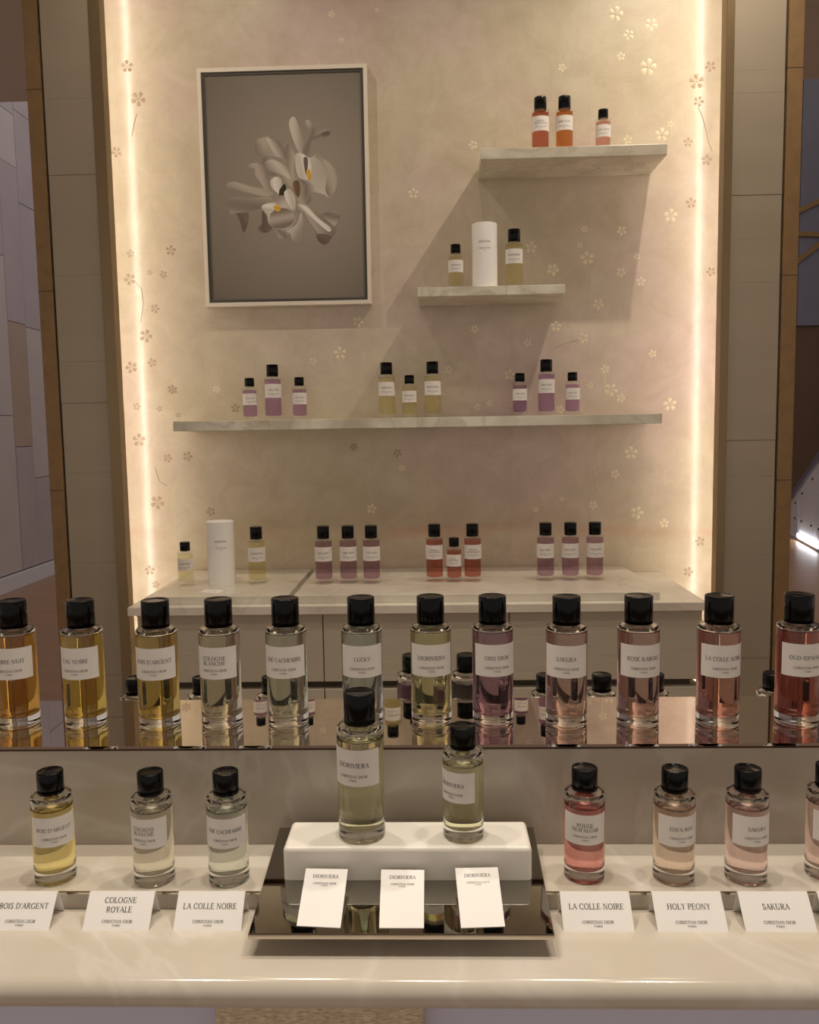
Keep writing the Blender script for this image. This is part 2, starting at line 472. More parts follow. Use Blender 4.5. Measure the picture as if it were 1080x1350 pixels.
# stone pillars beside the niche: a core with separate stone panels in front of it
def pillar(name, x0, x1, joints):
    core = box(name, x0, x1, NF + 0.004, NF + 0.03, 0.0, CEIL, M['stone_pillar'])
    for xa, xb in ((x0, x0 + 0.0034), (x1 - 0.0034, x1)):
        box('seam', xa, xb, NF + 0.0015, NF + 0.0038, 0.0, CEIL, M['seam'], core)
    tag(core, kind='structure')
    zs = [0.0] + sorted(joints) + [CEIL]
    for k in range(len(zs) - 1):
        a, b = zs[k], zs[k + 1]
        dz = [0.0, 0.0006, -0.0004][k % 3]
        box('stone_panel', x0 + 0.0035, x1 - 0.0035, NF - 0.0015 + dz, NF + 0.0039, a + 0.0002, b - 0.0002, M['stone_pillar'], core, bevel=0.0004, seg=1)
pillar('wall_pillar_left', -1.175, -1.0185, [2.491, 2.268, 1.967, 1.703, 1.575, 1.356, 1.067, 0.70, 0.36, 2.80])
pillar('wall_pillar_right', 0.8965, 1.0535, [2.516, 2.452, 2.159, 2.031, 1.901, 1.426, 1.314, 1.069, 0.74, 0.40, 2.82])
for i, (x0, x1) in enumerate(((-1.224, -1.179), (1.0575, 1.103))):
    t = box('trim_%d' % (3 + i), x0, x1, NF - 0.002, NF + 0.03, 0.0, CEIL, M['stone_gold'], bevel=0.001, seg=1); tag(t, kind='structure')
    for zj in (2.52, 1.92, 1.3, 0.66):
        box('joint', x0 - 0.0004, x1 + 0.0004, NF - 0.0024, NF + 0.02, zj, zj + 0.0016, M['seam'], t)

# hall behind: tiled wall on the left, panelled wall and stair on the right
XL = -4.04
wl = box('wall_left', XL - 0.12, XL - 0.02, 5.1, 13.4, 0.0, 6.6, M['seam']); tag(wl, kind='structure')
random.seed(4)
y = 5.1
while y < 13.3:
    wdt = random.choice((0.36, 0.48, 0.62))
    z = 0.16
    while z < 6.55:
        h = random.choice((0.5, 0.88, 1.2, 1.5))
        z1 = min(z + h, 6.6)
        mt = random.choice(('tile_a', 'tile_a', 'tile_a', 'tile_c', 'tile_b'))
        d = random.uniform(0, 0.004)
        box('tile', XL - 0.02, XL - 0.004 + d, y + 0.003, min(y + wdt, 13.38) - 0.003, z + 0.003, z1 - 0.003, M[mt], wl)
        z = z1
    y += wdt
bl = box('baseboard_left', XL - 0.02, XL + 0.015, 5.1, 13.38, 0.0, 0.15, M['white_panel'], bevel=0.003, seg=1); tag(bl, kind='structure')

wf = box('wall_far', -4.2, 7.5, 13.4, 13.5, 0.0, 6.6, M['brown_wall']); tag(wf, kind='structure')
for k in range(8):
    box('panel', -3.9 + k * 1.35 + 0.004, -3.9 + (k + 1) * 1.35 - 0.004, 13.36, 13.4, 2.94, 6.55, M['blue_panel'], wf)
def bar3(name, p, q, w, mat, parent):
    p, q = Vector(p), Vector(q)
    d = (q - p).normalized(); n = Vector((0, 1, 0)); u = d.cross(n).normalized() * w / 2; n = n * 0.03
    v = [p + u, p - u, q - u, q + u, p + u + n, p - u + n, q - u + n, q + u + n]
    return mesh_obj(name, v, [(0, 1, 2, 3), (4, 5, 6, 7), (0, 1, 5, 4), (1, 2, 6, 5), (2, 3, 7, 6), (3, 0, 4, 7)], mat, parent)
for a, b in (((5.2, 4.50), (6.6, 5.10)), ((5.2, 4.32), (6.9, 4.22)), ((5.2, 3.66), (6.9, 4.92))):
    bar3('brass_strip', (a[0], 13.325, a[1]), (b[0], 13.325, b[1]), 0.07, M['brass'], wf)
wr = box('wall_right', 7.3, 7.5, 5.1, 13.4, 0.0, 6.6, M['tile_a']); tag(wr, kind='structure')

# white stair balustrade with a light strip at its foot
def balustrade():
    root = empty('stair_balustrade', (4.55, 10.6, 0.0))
    tag(root, 'white panelled stair balustrade with sloping dark rail far right behind the pillar', 'balustrade')
    A, B = Vector((4.12, 8.2, 0)), Vector((4.74, 11.6, 0))
    def at(t, z, off=0.0):
        p = A.lerp(B, t); n = Vector((-(B - A).y, (B - A).x, 0)).normalized() * off
        return (p.x + n.x - 4.55, p.y + n.y - 10.6, z)
    def slab(name, t0, t1, z00, z01, z10, z11, o0, o1, mat):
        v = [at(t0, z00, o0), at(t1, z10, o0), at(t1, z11, o0), at(t0, z01, o0), at(t0, z00, o1), at(t1, z10, o1), at(t1, z11, o1), at(t0, z01, o1)]
        return mesh_obj(name, v, [(0, 1, 2, 3), (4, 5, 6, 7), (0, 1, 5, 4), (1, 2, 6, 5), (2, 3, 7, 6), (3, 0, 4, 7)], mat, root)
    top = lambda t: 1.78 - 1.50 * t
    ts = [0.0, 0.27, 0.52, 0.76, 1.0]
    for a, b in zip(ts[:-1], ts[1:]):
        pn = slab('panel', a + 0.004, b - 0.004, 0.03, top(a), 0.03, top(b), -0.02, 0.02, M['white_panel'])
        for tt in (a + 0.05, b - 0.05):
            for zz in (0.25, max(0.3, top(tt) - 0.12)):
                c = at(tt, zz, 0.021)
                v, f = lathe_data([(0, 0), (0.016, 0), (0.016, 0.006), (0, 0.006)], 10)
                o = mesh_obj('screw', [(x, -z, yy) for x, yy, z in v], f, M['seam'], pn)
                o.location = (c[0], c[1], c[2]); o.rotation_euler = (0, 0, rad(-78))
    slab('handrail', 0, 1, top(0), top(0) + 0.09, top(1), top(1) + 0.09, -0.04, 0.04, M['blue_panel'])
    slab('foot_rail', 0, 1, 0.0, 0.03, 0.0, 0.03, -0.05, 0.05, M['tile_a'])
    slab('light_strip', 0.48, 0.74, 0.05, 0.085, 0.05, 0.085, 0.021, 0.05, emission('stair_led', (0.9, 0.93, 1.0), 14.0))
balustrade()

# light strips in the coves, on the rear of the pillars
def led_strip(x, side):
    z0 = 0.30
    h = CEIL - 0.04 - z0
    root = empty('light_strip', (x, NF + 0.0302, z0))
    tag(root, 'glowing vertical light strip hidden in the cove behind the %s pillar' % side, 'light strip')
    box('channel', -0.011, 0.011, 0.0, 0.0018, 0.0, h, M['steel'], root)
    o = box('diffuser', -LED_W / 2, LED_W / 2, 0.002, 0.005, 0.002, h - 0.002, emission('led_' + side, WARM_LED, LED_POWER), root)
led_strip(-1.066, 'left')
led_strip(0.942, 'right')

# recessed downlights
def downlight(loc, target, energy, size, blend, label, radius=0.025, group=None, color=WARM):
    root = empty('downlight', (loc[0], loc[1], CEIL))
    tag(root, label, 'downlight', group)
    v, f = lathe_data([(0.034, -0.001), (0.046, -0.004), (0.048, 0.0), (0.046, 0.002), (0.034, 0.002), (0.034, -0.001)], 28)
    mesh_obj('bezel', v, f, M['steel'], root, True)
    v, f = lathe_data([(0, 0.0), (0.0335, 0.0), (0.0335, 0.0015), (0, 0.0015)], 28)
    mesh_obj('lens', v, f, emission('lens', color, 6.0), root)
    d = bpy.data.lights.new('downlight_lamp', 'SPOT')
    d.energy = energy; d.color = color; d.spot_size = rad(size); d.spot_blend = blend; d.shadow_soft_size = radius
    o = bpy.data.objects.new('downlight_lamp', d)
    o.location = (loc[0], loc[1], CEIL - 0.03)
    o.rotation_euler = (Vector(target) - Vector(o.location)).to_track_quat('-Z', 'Y').to_euler()
    link(o)
for (x, yy), tgt, e, nm in (((0.86, 2.21), (0.45, 2.88, 1.3), 2.2, 'right'), ((0.02, 2.21), (-0.05, 2.88, 1.3), 0.4, 'middle'), ((-0.76, 2.21), (-0.45, 2.88, 1.3), 0.8, 'left')):
    downlight((x, yy), tgt, NICHE_SPOT * e, 104, 1.0, 'small recessed ceiling downlight above the %s of the niche' % nm, 0.012)
for x, nm in ((-0.6, 'left'), (0.5, 'right')):  # added lamps that brighten the cabinet fronts
    downlight((x, 1.55), (x * 0.8, 2.42, 0.7), ISLAND_SPOT * 0.5, 60, 1.0, 'added ceiling downlight between island and niche brightening the cabinet, %s one' % nm, 0.05)
for (x, yy), nm in (((-0.85, 0.98), 'front left'), ((-0.05, 0.95), 'front middle'), ((0.75, 0.98), 'front right'), ((-0.5, 1.50), 'rear left'), ((0.45, 1.50), 'rear right')):
    downlight((x, yy), (x * 0.8, 1.06, 0.95), ISLAND_SPOT, 70, 0.8, 'recessed ceiling downlight over the %s of the island counter' % nm, 0.03, color=(1.0, 0.89, 0.75))

# ---------------------------------------------------------------- relief blossoms on the wall covering
def blossom_mesh(mat):
    v, f = [], []
    n = 8
    for k in range(5):
        a0 = 2 * math.pi * k / 5
        b = len(v)
        v.append((0.30 * math.cos(a0), 0.30 * math.sin(a0), 0.034))
        for i in range(n):
            t = 2 * math.pi * i / n
            r, w = 0.30 + 0.20 * math.cos(t), 0.135 * math.sin(t) * (1.05 + 0.45 * math.cos(t))
            if i == 0:
                r -= 0.04
            v.append((r * math.cos(a0) - w * math.sin(a0), r * math.sin(a0) + w * math.cos(a0), 0.004))
        for i in range(n):
            f.append((b, b + 1 + i, b + 1 + (i + 1) % n))
    b = len(v)
    v.append((0, 0, 0.05))
    for i in range(6):
        v.append((0.06 * math.cos(i * math.pi / 3), 0.06 * math.sin(i * math.pi / 3), 0.0))
    for i in range(6):
        f.append((b, b + 1 + i, b + 1 + (i + 1) % 6))
    me = bpy.data.meshes.new('blossom')
    me.from_pydata(v, [], f)
    me.materials.append(mat)
    return me
BM = blossom_mesh(M['pearl_flower']); BT = blossom_mesh(M['shaded_flower'])
BLOSSOMS = [(-0.996,2.68,0.047),(-0.964,2.576,0.057),(-1.045,2.409,0.041),(-1.013,2.079,0.031),(-1.02,1.994,0.047),(-0.939,1.895,0.036),(-0.975,1.805,0.052),(-0.906,2.007,0.031),(-0.877,2.086,0.041),(-0.952,2.015,0.023),(-0.958,1.715,0.036),(-1.029,1.701,0.047),(-0.889,1.622,0.036),(-1.017,1.568,0.031),(-0.939,1.559,0.023),(-1.015,1.454,0.052),(-0.918,1.39,0.036),(-0.962,1.237,0.057),(-0.999,1.001,0.041),(-0.98,0.95,0.031),(0.715,2.76,0.047),(0.707,2.63,0.062),(0.906,2.626,0.041),(0.863,2.581,0.057),(0.871,2.519,0.039),(0.839,2.392,0.036),(0.899,2.334,0.041),(0.852,2.2,0.041),(0.786,2.161,0.052),(0.753,2.418,0.052),(0.92,1.978,0.036),(0.69,1.951,0.036),(0.732,1.714,0.031),(0.792,1.545,0.052),(0.778,1.143,0.036),(0.899,1.079,0.039),(0.862,0.975,0.039),(0.685,1.181,0.052),(0.41,1.81,0.041),(0.501,1.769,0.041),(0.316,1.757,0.031),(0.255,1.653,0.041),(0.574,1.665,0.036),(0.526,1.613,0.026),(0.595,1.596,0.052),(0.628,1.568,0.034),(0.663,1.384,0.052),(0.61,1.313,0.034),(0.536,1.208,0.036),(0.431,1.231,0.021),(0.425,1.533,0.034),(0.601,2.796,0.057),(0.643,2.73,0.041),(0.619,2.665,0.031),(0.429,2.635,0.031),(0.78,2.451,0.023),(0.643,2.404,0.036),(0.329,2.069,0.044),(0.4,1.996,0.047),(0.514,2.031,0.052),(0.504,2.124,0.026),(0.626,2.116,0.036),(0.625,1.982,0.036),(0.55,1.88,0.041),(0.676,2.032,0.026),(-0.06,2.251,0.041),(0.139,2.401,0.034),(-0.316,1.734,0.052),(-0.407,1.71,0.028),(-0.252,1.838,0.041),(-0.741,1.622,0.028),(-0.678,1.557,0.036),(-0.849,1.395,0.041),(-0.277,1.419,0.031),(-0.127,1.396,0.034),(-0.113,1.345,0.026),(-0.776,1.203,0.036),(-0.219,1.206,0.039),(-0.894,1.625,0.036),(-0.875,1.537,0.021),(0.139,1.806,0.031),(0.051,1.674,0.034),(0.186,1.558,0.023),(0.147,1.546,0.028),(0.343,1.195,0.023),(-0.317,2.823,0.026),(-0.169,2.833,0.016),(-0.287,2.742,0.021),(0.489,2.073,0.023)]
random.seed(11)
for a, z, s in BLOSSOMS:
    o = bpy.data.objects.new('blossom', BT if (a < -0.8 or a > 0.8 or (a < 0.0 and 0.03 < s < 0.038)) else BM)
    link(o, wb)
    o.matrix_world = Matrix.Translation((a, NB - 0.0002, z)) @ Matrix.Rotation(rad(90), 4, 'X') @ Matrix.Rotation(random.uniform(0, 6.28), 4, 'Z') @ Matrix.Diagonal((s * 0.92, s * 0.92, s * 0.7, 1))
def twig(pts, par, w=0.0016):
    v, f = [], []
    for i, (a, z) in enumerate(pts):
        ww = w * (1 - 0.5 * i / len(pts))
        for d, h in ((-ww, 0), (0, 0.0014), (ww, 0)):
            v.append((a + d, NB - 0.0001 - h, z))
    for i in range(len(pts) - 1):
        for k in range(2):
            b = i * 3 + k
            f.append((b, b + 1, b + 4, b + 3))
    mesh_obj('twig', v, f, M['shaded_flower' if abs(pts[0][0]) > 0.8 else 'pearl_flower'], par)
twig([(-1.002, 1.984), (-0.983, 1.963), (-0.977, 1.913), (-0.984, 1.883), (-0.991, 1.85)], wb)
twig([(-0.971, 2.528), (-0.983, 2.492), (-0.992, 2.456)], wb)
twig([(0.869, 2.503), (0.885, 2.467), (0.895, 2.431), (0.903, 2.395), (0.918, 2.359)], wb)
twig([(0.536, 1.34), (0.545, 1.29), (0.553, 1.24)], wb)
twig([(0.78, 1.325), (0.774, 1.29), (0.779, 1.27)], wb)
twig([(-0.965, 1.36), (-0.95, 1.31), (-0.925, 1.295)], wb)
twig([(-0.72, 1.26), (-0.70, 1.285), (-0.68, 1.295)], wb)
twig([(0.574, 1.655), (0.57, 1.62), (0.575, 1.56)], wb)
twig([(0.41, 1.74), (0.44, 1.755), (0.485, 1.765)], wb)

# ================================================================== ISLAND
IX0, IX1 = -1.05, 1.0
ZU, ZF, ZM = 0.9273, 0.9062, 1.0663
YRIS, YMB = 1.0839, 1.2662
YSTEP = 0.9666
def extrude_x(name, prof, x0, x1, mat, parent=None, smooth=False):
    n = len(prof)
    v = [(x0, a, b) for a, b in prof] + [(x1, a, b) for a, b in prof]
    f = [tuple(range(n)), tuple(range(n, 2 * n))]
    for i in range(n):
        j = (i + 1) % n
        f.append((i, j, n + j, n + i))
    o = mesh_obj(name, v, f, mat, parent)
    if smooth:
        for p in o.data.polygons:
            p.use_smooth = True
        sharp_by_angle(o.data, 25)
    return o
yc, zc, ry, rz = 0.843, 0.8892, 0.017, 0.0170
prof = [(yc - ry * math.sin(rad(a)), zc + rz * math.cos(rad(a))) for a in range(0, 181, 12)]
prof = prof + [(YSTEP + 0.001, zc - rz), (YSTEP + 0.001, ZF)]
isl = extrude_x('front_counter', prof, IX0, IX1, M['counter'], None, True)
tag(isl, 'cream marble front counter with rounded edge where the name cards stand', 'counter')
led = empty('marble_ledge', (0, YSTEP + 0.02, zc - rz))
tag(led, 'cream marble ledge with thin metal edge carrying the small bottles', 'ledge')
led_off = lambda o: setattr(o, 'location', (0, -(YSTEP + 0.02), -(zc - rz)))
led_off(box('slab', IX0, IX1, YSTEP + 0.0012, YRIS - 0.0002, zc - rz, ZU, M['counter'], led))
led_off(box('step_face', IX0, IX1, YSTEP - 0.0012, YSTEP + 0.0009, ZF + 0.0002, ZU - 0.0022, M['riser'], led))
led_off(box('edge_trim', IX0, IX1, YSTEP - 0.0022, YSTEP + 0.0011, ZU - 0.002, ZU + 0.0004, M['steel'], led))
o = box('shelf_plinth', IX0, IX1, YRIS, YMB, zc - rz, ZM - 0.006, M['riser'])
tag(o, 'greyish veined marble upstand below the mirrored shelf', 'upstand')
o = box('marble_ledge', IX0, IX1, YMB + 0.0002, YMB + 0.26, zc - rz, ZU + 0.0130, M['counter'], bevel=0.002)
tag(o, 'rear marble ledge hidden behind the mirrored shelf', 'ledge')
base = empty('island_cabinet', (0, 1.17, 0))
tag(base, 'lilac grey island base with beige woven panel under the counter', 'cabinet')
box('body', IX0 + 0.05, IX1 - 0.05, 0.905 - 1.17, 1.40 - 1.17, 0.0, zc - rz - 0.0005, M['lilac'], base, bevel=0.003)
box('woven_panel', -0.2535, -0.0200, 0.880 - 1.17, 0.9045 - 1.17, 0.0, zc - rz - 0.001, M['boucle'], base, bevel=0.003)
msh = empty('mirror_shelf', (0, 1.175, ZM - 0.006))
tag(msh, 'long mirrored shelf plate carrying the row of large perfume bottles', 'shelf')
box('mirror_plate', IX0, IX1, YRIS - 0.006 - 1.175, YMB + 0.004 - 1.175, 0.0024, 0.006, M['mirror'], msh)
box('metal_edge', IX0, IX1, YRIS - 0.0065 - 1.175, YMB + 0.0045 - 1.175, 0.0, 0.0023, M['dark_edge'], msh)

# ================================================================== PERFUME BOTTLES
class Size: pass
def make_size(R, hb, cap_r, cap_h, lab_z0, lab_z1, base_t, fill_full, fill_low):
    S = Size()
    S.R, S.hb, S.cap_r, S.cap_h, S.lz0, S.lz1 = R, hb, cap_r, cap_h, lab_z0, lab_z1
    def finish(name, prof, mat, flip=False, seg=48):
        v, f = lathe_data(prof, seg)
        me = bpy.data.meshes.new(name)
        if flip:
            f = [tuple(reversed(q)) for q in f]
        me.from_pydata(v, [], f)
        me.materials.append(mat)
        for p in me.polygons: p.use_smooth = True
        sharp_by_angle(me, 50)
        return me
    wall = 0.0032
    ri = R - wall
    def glass_mesh(fill):
        outer = [(0, 0.0012), (R * .80, 0.0012), (R * .86, 0.0), (R * .94, 0.0003), (R * .985, 0.0015), (R, 0.004),
                 (R, hb - 0.0045), (R * .985, hb - 0.002), (R * .94, hb - 0.0006), (R * .86, hb), (cap_r * .8, hb), (0, hb)]
        v, f = lathe_data(outer, 48)
        # air space above the liquid
        air = [(0, fill + 0.0004), (ri * .98, fill + 0.0004), (ri, fill + 0.0012), (ri, hb - 0.0085), (ri * .93, hb - 0.0055), (ri * .6, hb - 0.0045), (0, hb - 0.0045)]
        v2, f2 = lathe_data(air, 48)
        b = len(v)
        f = f + [tuple(reversed([i + b for i in q])) for q in f2]
        me = bpy.data.meshes.new('glass_body')
        me.from_pydata(v + v2, [], f)
        me.materials.append(M['glass'])
        for p in me.polygons: p.use_smooth = True
        sharp_by_angle(me, 50)
        return me
    def liquid_mesh(fill):
        return finish('liquid', [(0, base_t), (ri * .55, base_t - 0.0006), (ri * .86, base_t + 0.0006), (ri * .97, base_t + 0.0026), (ri, base_t + 0.006), (ri, fill - 0.0006), (ri * .985, fill), (0, fill)], M['liquid_clear'])
    S.glass = {'full': glass_mesh(fill_full), 'low': glass_mesh(fill_low)}
    S.liquid = {'full': liquid_mesh(fill_full), 'low': liquid_mesh(fill_low)}
    cz = hb + 0.0018
    g = 0.00010
    prof = [(0, cz), (cap_r - 0.0006, cz), (cap_r, cz + 0.0006)]
    prof += [(cap_r, cz + cap_h - 0.001), (cap_r - 0.0005, cz + cap_h - 0.0003), (cap_r - 0.0014, cz + cap_h), (cap_r * .86, cz + cap_h),
             (cap_r * .84, cz + cap_h - 0.0003), (0, cz + cap_h - 0.0003)]
    S.cap = finish('cap', prof, M['cap'], seg=44)
    S.neck = finish('neck_ring', [(0, hb - 0.0002), (cap_r * .62, hb - 0.0002), (cap_r * .70, hb + 0.0003), (cap_r * .70, hb + 0.0017), (0, hb + 0.0017)], M['neck'], seg=32)
    S.H = cz + cap_h
    half = rad(69)
    n = 20
    v, f = [], []
    for rr in (R + 0.00035, R + 0.0001):
        for i in range(n + 1):
            a = -half + 2 * half * i / n
            for z in (lab_z0, lab_z1):
                v.append((rr * math.sin(a), -rr * math.cos(a), z))
    m2 = 2 * (n + 1)
    for i in range(n):
        a = 2 * i
        f += [(a, a + 2, a + 3, a + 1), (m2 + a, m2 + a + 1, m2 + a + 3, m2 + a + 2), (a, m2 + a, m2 + a + 2, a + 2), (a + 1, a + 3, m2 + a + 3, m2 + a + 1)]
    f += [(0, 1, m2 + 1, m2), (2 * n, m2 + 2 * n, m2 + 2 * n + 1, 2 * n + 1)]
    me = bpy.data.meshes.new('label')
    me.from_pydata(v, [], f)
    bm = bmesh.new(); bm.from_mesh(me); bmesh.ops.recalc_face_normals(bm, faces=bm.faces[:]); bm.to_mesh(me); bm.free()
    me.materials.append(M['label'])
    for p in me.polygons: p.use_smooth = True
    sharp_by_angle(me, 40)
    S.label = me
    S.text = {}
    return S
BIG = make_size(0.0285, 0.1400, 0.0192, 0.0385, 0.0725, 0.1170, 0.0150, 0.1325, 0.1235)
SMALL = make_size(0.0248, 0.1090, 0.0157, 0.0275, 0.0505, 0.0875, 0.0140, 0.0985, 0.0925)

def label_text(S, name):
    if name in S.text:
        return S.text[name]
    h = S.lz1 - S.lz0
    k = h / 0.0445
    lines = []
    parts = name.split('/')
    ch = 0.0056 * k
    wmax = 0.054 * k
    for i, t in enumerate(parts):
        zc_ = (0.58 if len(parts) == 1 else (0.66 - 0.155 * i)) * h
        w = min(wmax, sum(GL[c][0] + .06 for c in t) * ch)
        lines.append((t, ch, 0, zc_, w))
    lines.append(('CHRISTIAN DIOR', 0.0034 * k, 0, 0.275 * h, 0.036 * k))
    lines.append(('PARIS', 0.0022 * k, 0, 0.165 * h, 0.0095 * k))
    q = lines_quads(lines)
    rr = S.R + 0.0005
    v, f = [], []
    for poly in q:
        b = len(v)
        v += [(rr * math.sin(px / rr), -rr * math.cos(px / rr), S.lz0 + py) for px, py in poly]
        f.append(tuple(range(b, b + len(poly))))
    me = bpy.data.meshes.new('lettering')
    me.from_pydata(v, [], f)
    me.materials.append(M['ink'])
    S.text[name] = me
    return me

def bottle(S, loc, name, liq, label, turn=0.0, fill='full', group=None, face=True, far=False):
    rz_ = (math.atan2(-loc[0], loc[1]) if face else 0.0) + rad(turn)
    root = empty('perfume_bottle', loc, rz_)
    tag(root, label, 'perfume bottle', group)
    def part(nm, me, parent, mat=None):
        o = bpy.data.objects.new(nm, me)
        link(o, parent)
        if mat is not None:
            o.material_slots[0].link = 'OBJECT'
            o.material_slots[0].material = mat
        return o
    part('glass_body', S.glass[fill], root, M['thin_glass'] if far else None)
    part('liquid', S.liquid[fill], root, M[('thin_liquid_' if far else 'liquid_') + liq])
    part('neck_ring', S.neck, root)
    part('cap', S.cap, root)
    lb = part('label', S.label, root)
    part('lettering', label_text(S, name), lb)
    return root

G1 = 'large bottles on the mirrored shelf'
MIRROR = [
    (-0.6019, 1.1683, 'AMBRE NUIT', 'amber', -20, 'dark amber perfume bottle cut by the left edge on the mirrored shelf'),
    (-0.5036, 1.1668, 'EAU NOIRE', 'gold', -25, 'golden perfume bottle, second from left on the mirrored shelf'),
    (-0.3950, 1.1610, "BOIS D'ARGENT", 'olive_gold', -13, 'olive gold perfume bottle, third from left on the mirrored shelf'),
    (-0.3066, 1.1638, 'COLOGNE/BLANCHE', 'straw', -19, 'pale straw perfume bottle with two-line label on the mirrored shelf'),
    (-0.2126, 1.1654, 'TH\u00c9 CACHEMIRE', 'celadon', -11, 'pale grey-green perfume bottle, fifth from left on the mirrored shelf'),
    (-0.1062, 1.1667, 'LUCKY', 'silver', 0, 'almost clear perfume bottle behind the tallest bottle on the white block'),
    (-0.0091, 1.1692, 'DIORIVIERA', 'lime', 1, 'pale yellow-green perfume bottle in the middle of the mirrored shelf'),
    (0.0772, 1.1669, 'GRIS DIOR', 'mauve', 13, 'mauve perfume bottle, the only purple one on the mirrored shelf'),
    (0.1785, 1.1575, 'SAKURA', 'peach', 0, 'peach pink perfume bottle just right of the mauve one on the mirrored shelf'),
    (0.2773, 1.1579, 'ROSE KABUKI', 'rose', 16, 'rosy peach perfume bottle, third from right on the mirrored shelf'),
    (0.3856, 1.1540, 'LA COLLE NOIRE', 'coral', 20, 'coral perfume bottle, second from right on the mirrored shelf'),
    (0.4944, 1.1561, 'OUD ISPAHAN', 'red', 26, 'deep red perfume bottle cut by the right edge on the mirrored shelf'),
]
for x, yy, nm, lq, tn, lb in MIRROR:
    bottle(BIG, (x, yy, ZM), nm, lq, lb, tn, 'full', G1)

G2 = 'small bottles on the front ledge'
LOWER = [
    (-0.4818, 1.0014, "BOIS D'ARGENT", 'lemon', 2, 'small lemon yellow perfume bottle at far left of the marble ledge'),
    (-0.3554, 0.9981, 'COLOGNE/BLANCHE', 'clear', -28, 'small clear perfume bottle with turned two-line label on the left ledge'),
    (-0.2620, 0.9981, 'TH\u00c9 CACHEMIRE', 'ice', -9, 'small colourless perfume bottle on the ledge nearest left of the tray'),
    (0.1776, 1.0060, 'ROUGE/TRAFALGAR', 'crimson', 2, 'small crimson pink perfume bottle on the ledge nearest right of the tray'),
    (0.2856, 1.0019, 'EDEN-ROC', 'shell', 23, 'small pale apricot perfume bottle on the right ledge'),
    (0.3731, 1.0019, 'SAKURA', 'blush', 30, 'small blush pink perfume bottle on the right ledge, fully visible'),
    (0.4740, 1.0100, 'ROSE KABUKI', 'blush', 30, 'small pink perfume bottle cut by the right edge on the marble ledge'),
]
for x, yy, nm, lq, tn, lb in LOWER:
    bottle(SMALL, (x, yy, ZU), nm, lq, lb, tn, 'low', G2)

# far side of the island
G3 = 'small bottles on the rear ledge of the island'
FAR = [(-0.499, 'gold', 'rear ledge bottle with black cap seen beside the olive gold bottle'),
       (-0.3877, 'straw', 'rear ledge bottle with black cap seen left of the pale straw bottle'),
       (-0.2733, 'celadon', 'rear ledge bottle with black cap seen left of the grey-green bottle'),
       (0.1754, 'peach', 'rear ledge bottle with black cap seen between mauve and peach bottles'),
       (0.2654, 'rose', 'rear ledge bottle with fully visible black cap right of the peach bottle'),
       (0.3500, 'rose', 'rear ledge bottle with black cap mostly behind the rosy peach bottle'),
       (0.5397, 'coral', 'rear ledge bottle with black cap left of the deep red bottle')]
for x, lq, lb in FAR:
    b = bottle(SMALL, (x, 1.352, ZU + 0.0130), 'SAKURA', lq, lb, 180, 'low', G3)
def rounded_block(name, x0, x1, y0, y1, z0, z1, mat, label, r=0.006):
    o = box(name, x0, x1, y0, y1, z0, z1, mat, bevel=r, seg=4)
    for p in o.data.polygons: p.use_smooth = True
    sharp_by_angle(o.data, 40)
    tag(o, label, 'display block')
    return o
rounded_block('display_block', -0.15, 0.15, 1.285, 1.385, ZU + 0.0131, ZU + 0.0520, M['block'], 'white display block on the rear ledge behind the mirrored shelf')
bottle(SMALL, (-0.0411, 1.335, ZU + 0.0520), 'DIORIVIERA', 'mauve', 'purple bottle behind the middle of the mirrored shelf on the rear block', 180, 'low', G3)
bottle(SMALL, (0.0462, 1.335, ZU + 0.0520), 'DIORIVIERA', 'slate', 'grey bottle on the rear block seen just left of the mauve bottle', 180, 'low', G3)

# ---------------------------------------------------------------- tray with block, bottles and cards
TX0, TX1, TY0, TY1, TZ0, TZ1 = -0.2116, 0.1228, 0.875, 1.070, 0.9315, 0.9580
def tray_z(yy): return TZ0 + (yy - TY0) * (TZ1 - TZ0) / (TY1 - TY0)
tr = empty('mirror_tray', (0, 0, 0))
tag(tr, 'smoked mirror tray tilted on the ledge under the white block', 'tray')
def slope_box(name, x0, x1, y0, y1, off0, off1, mat, parent, flat_bottom=None):
    zb = (lambda yy: tray_z(yy) + off0) if flat_bottom is None else (lambda yy: flat_bottom)
    v = [(x0, y0, zb(y0)), (x1, y0, zb(y0)), (x1, y1, zb(y1)), (x0, y1, zb(y1)), (x0, y0, tray_z(y0) + off1), (x1, y0, tray_z(y0) + off1), (x1, y1, tray_z(y1) + off1), (x0, y1, tray_z(y1) + off1)]
    return mesh_obj(name, v, box_data(0, 1, 0, 1, 0, 1)[1], mat, parent)
slope_box('mirror_plate', TX0 + 0.001, TX1 - 0.001, TY0 + 0.001, TY1 - 0.001, -0.001, 0.0, M['tray_mirror'], tr)
slope_box('metal_rim', TX0, TX1, TY0, TY1, -0.0062, -0.0012, M['steel'], tr)
slope_box('foot', TX0 + 0.02, TX1 - 0.02, YSTEP + 0.008, TY1 - 0.012, 0, -0.0064, M['seam'], tr, flat_bottom=ZU + 0.0002)
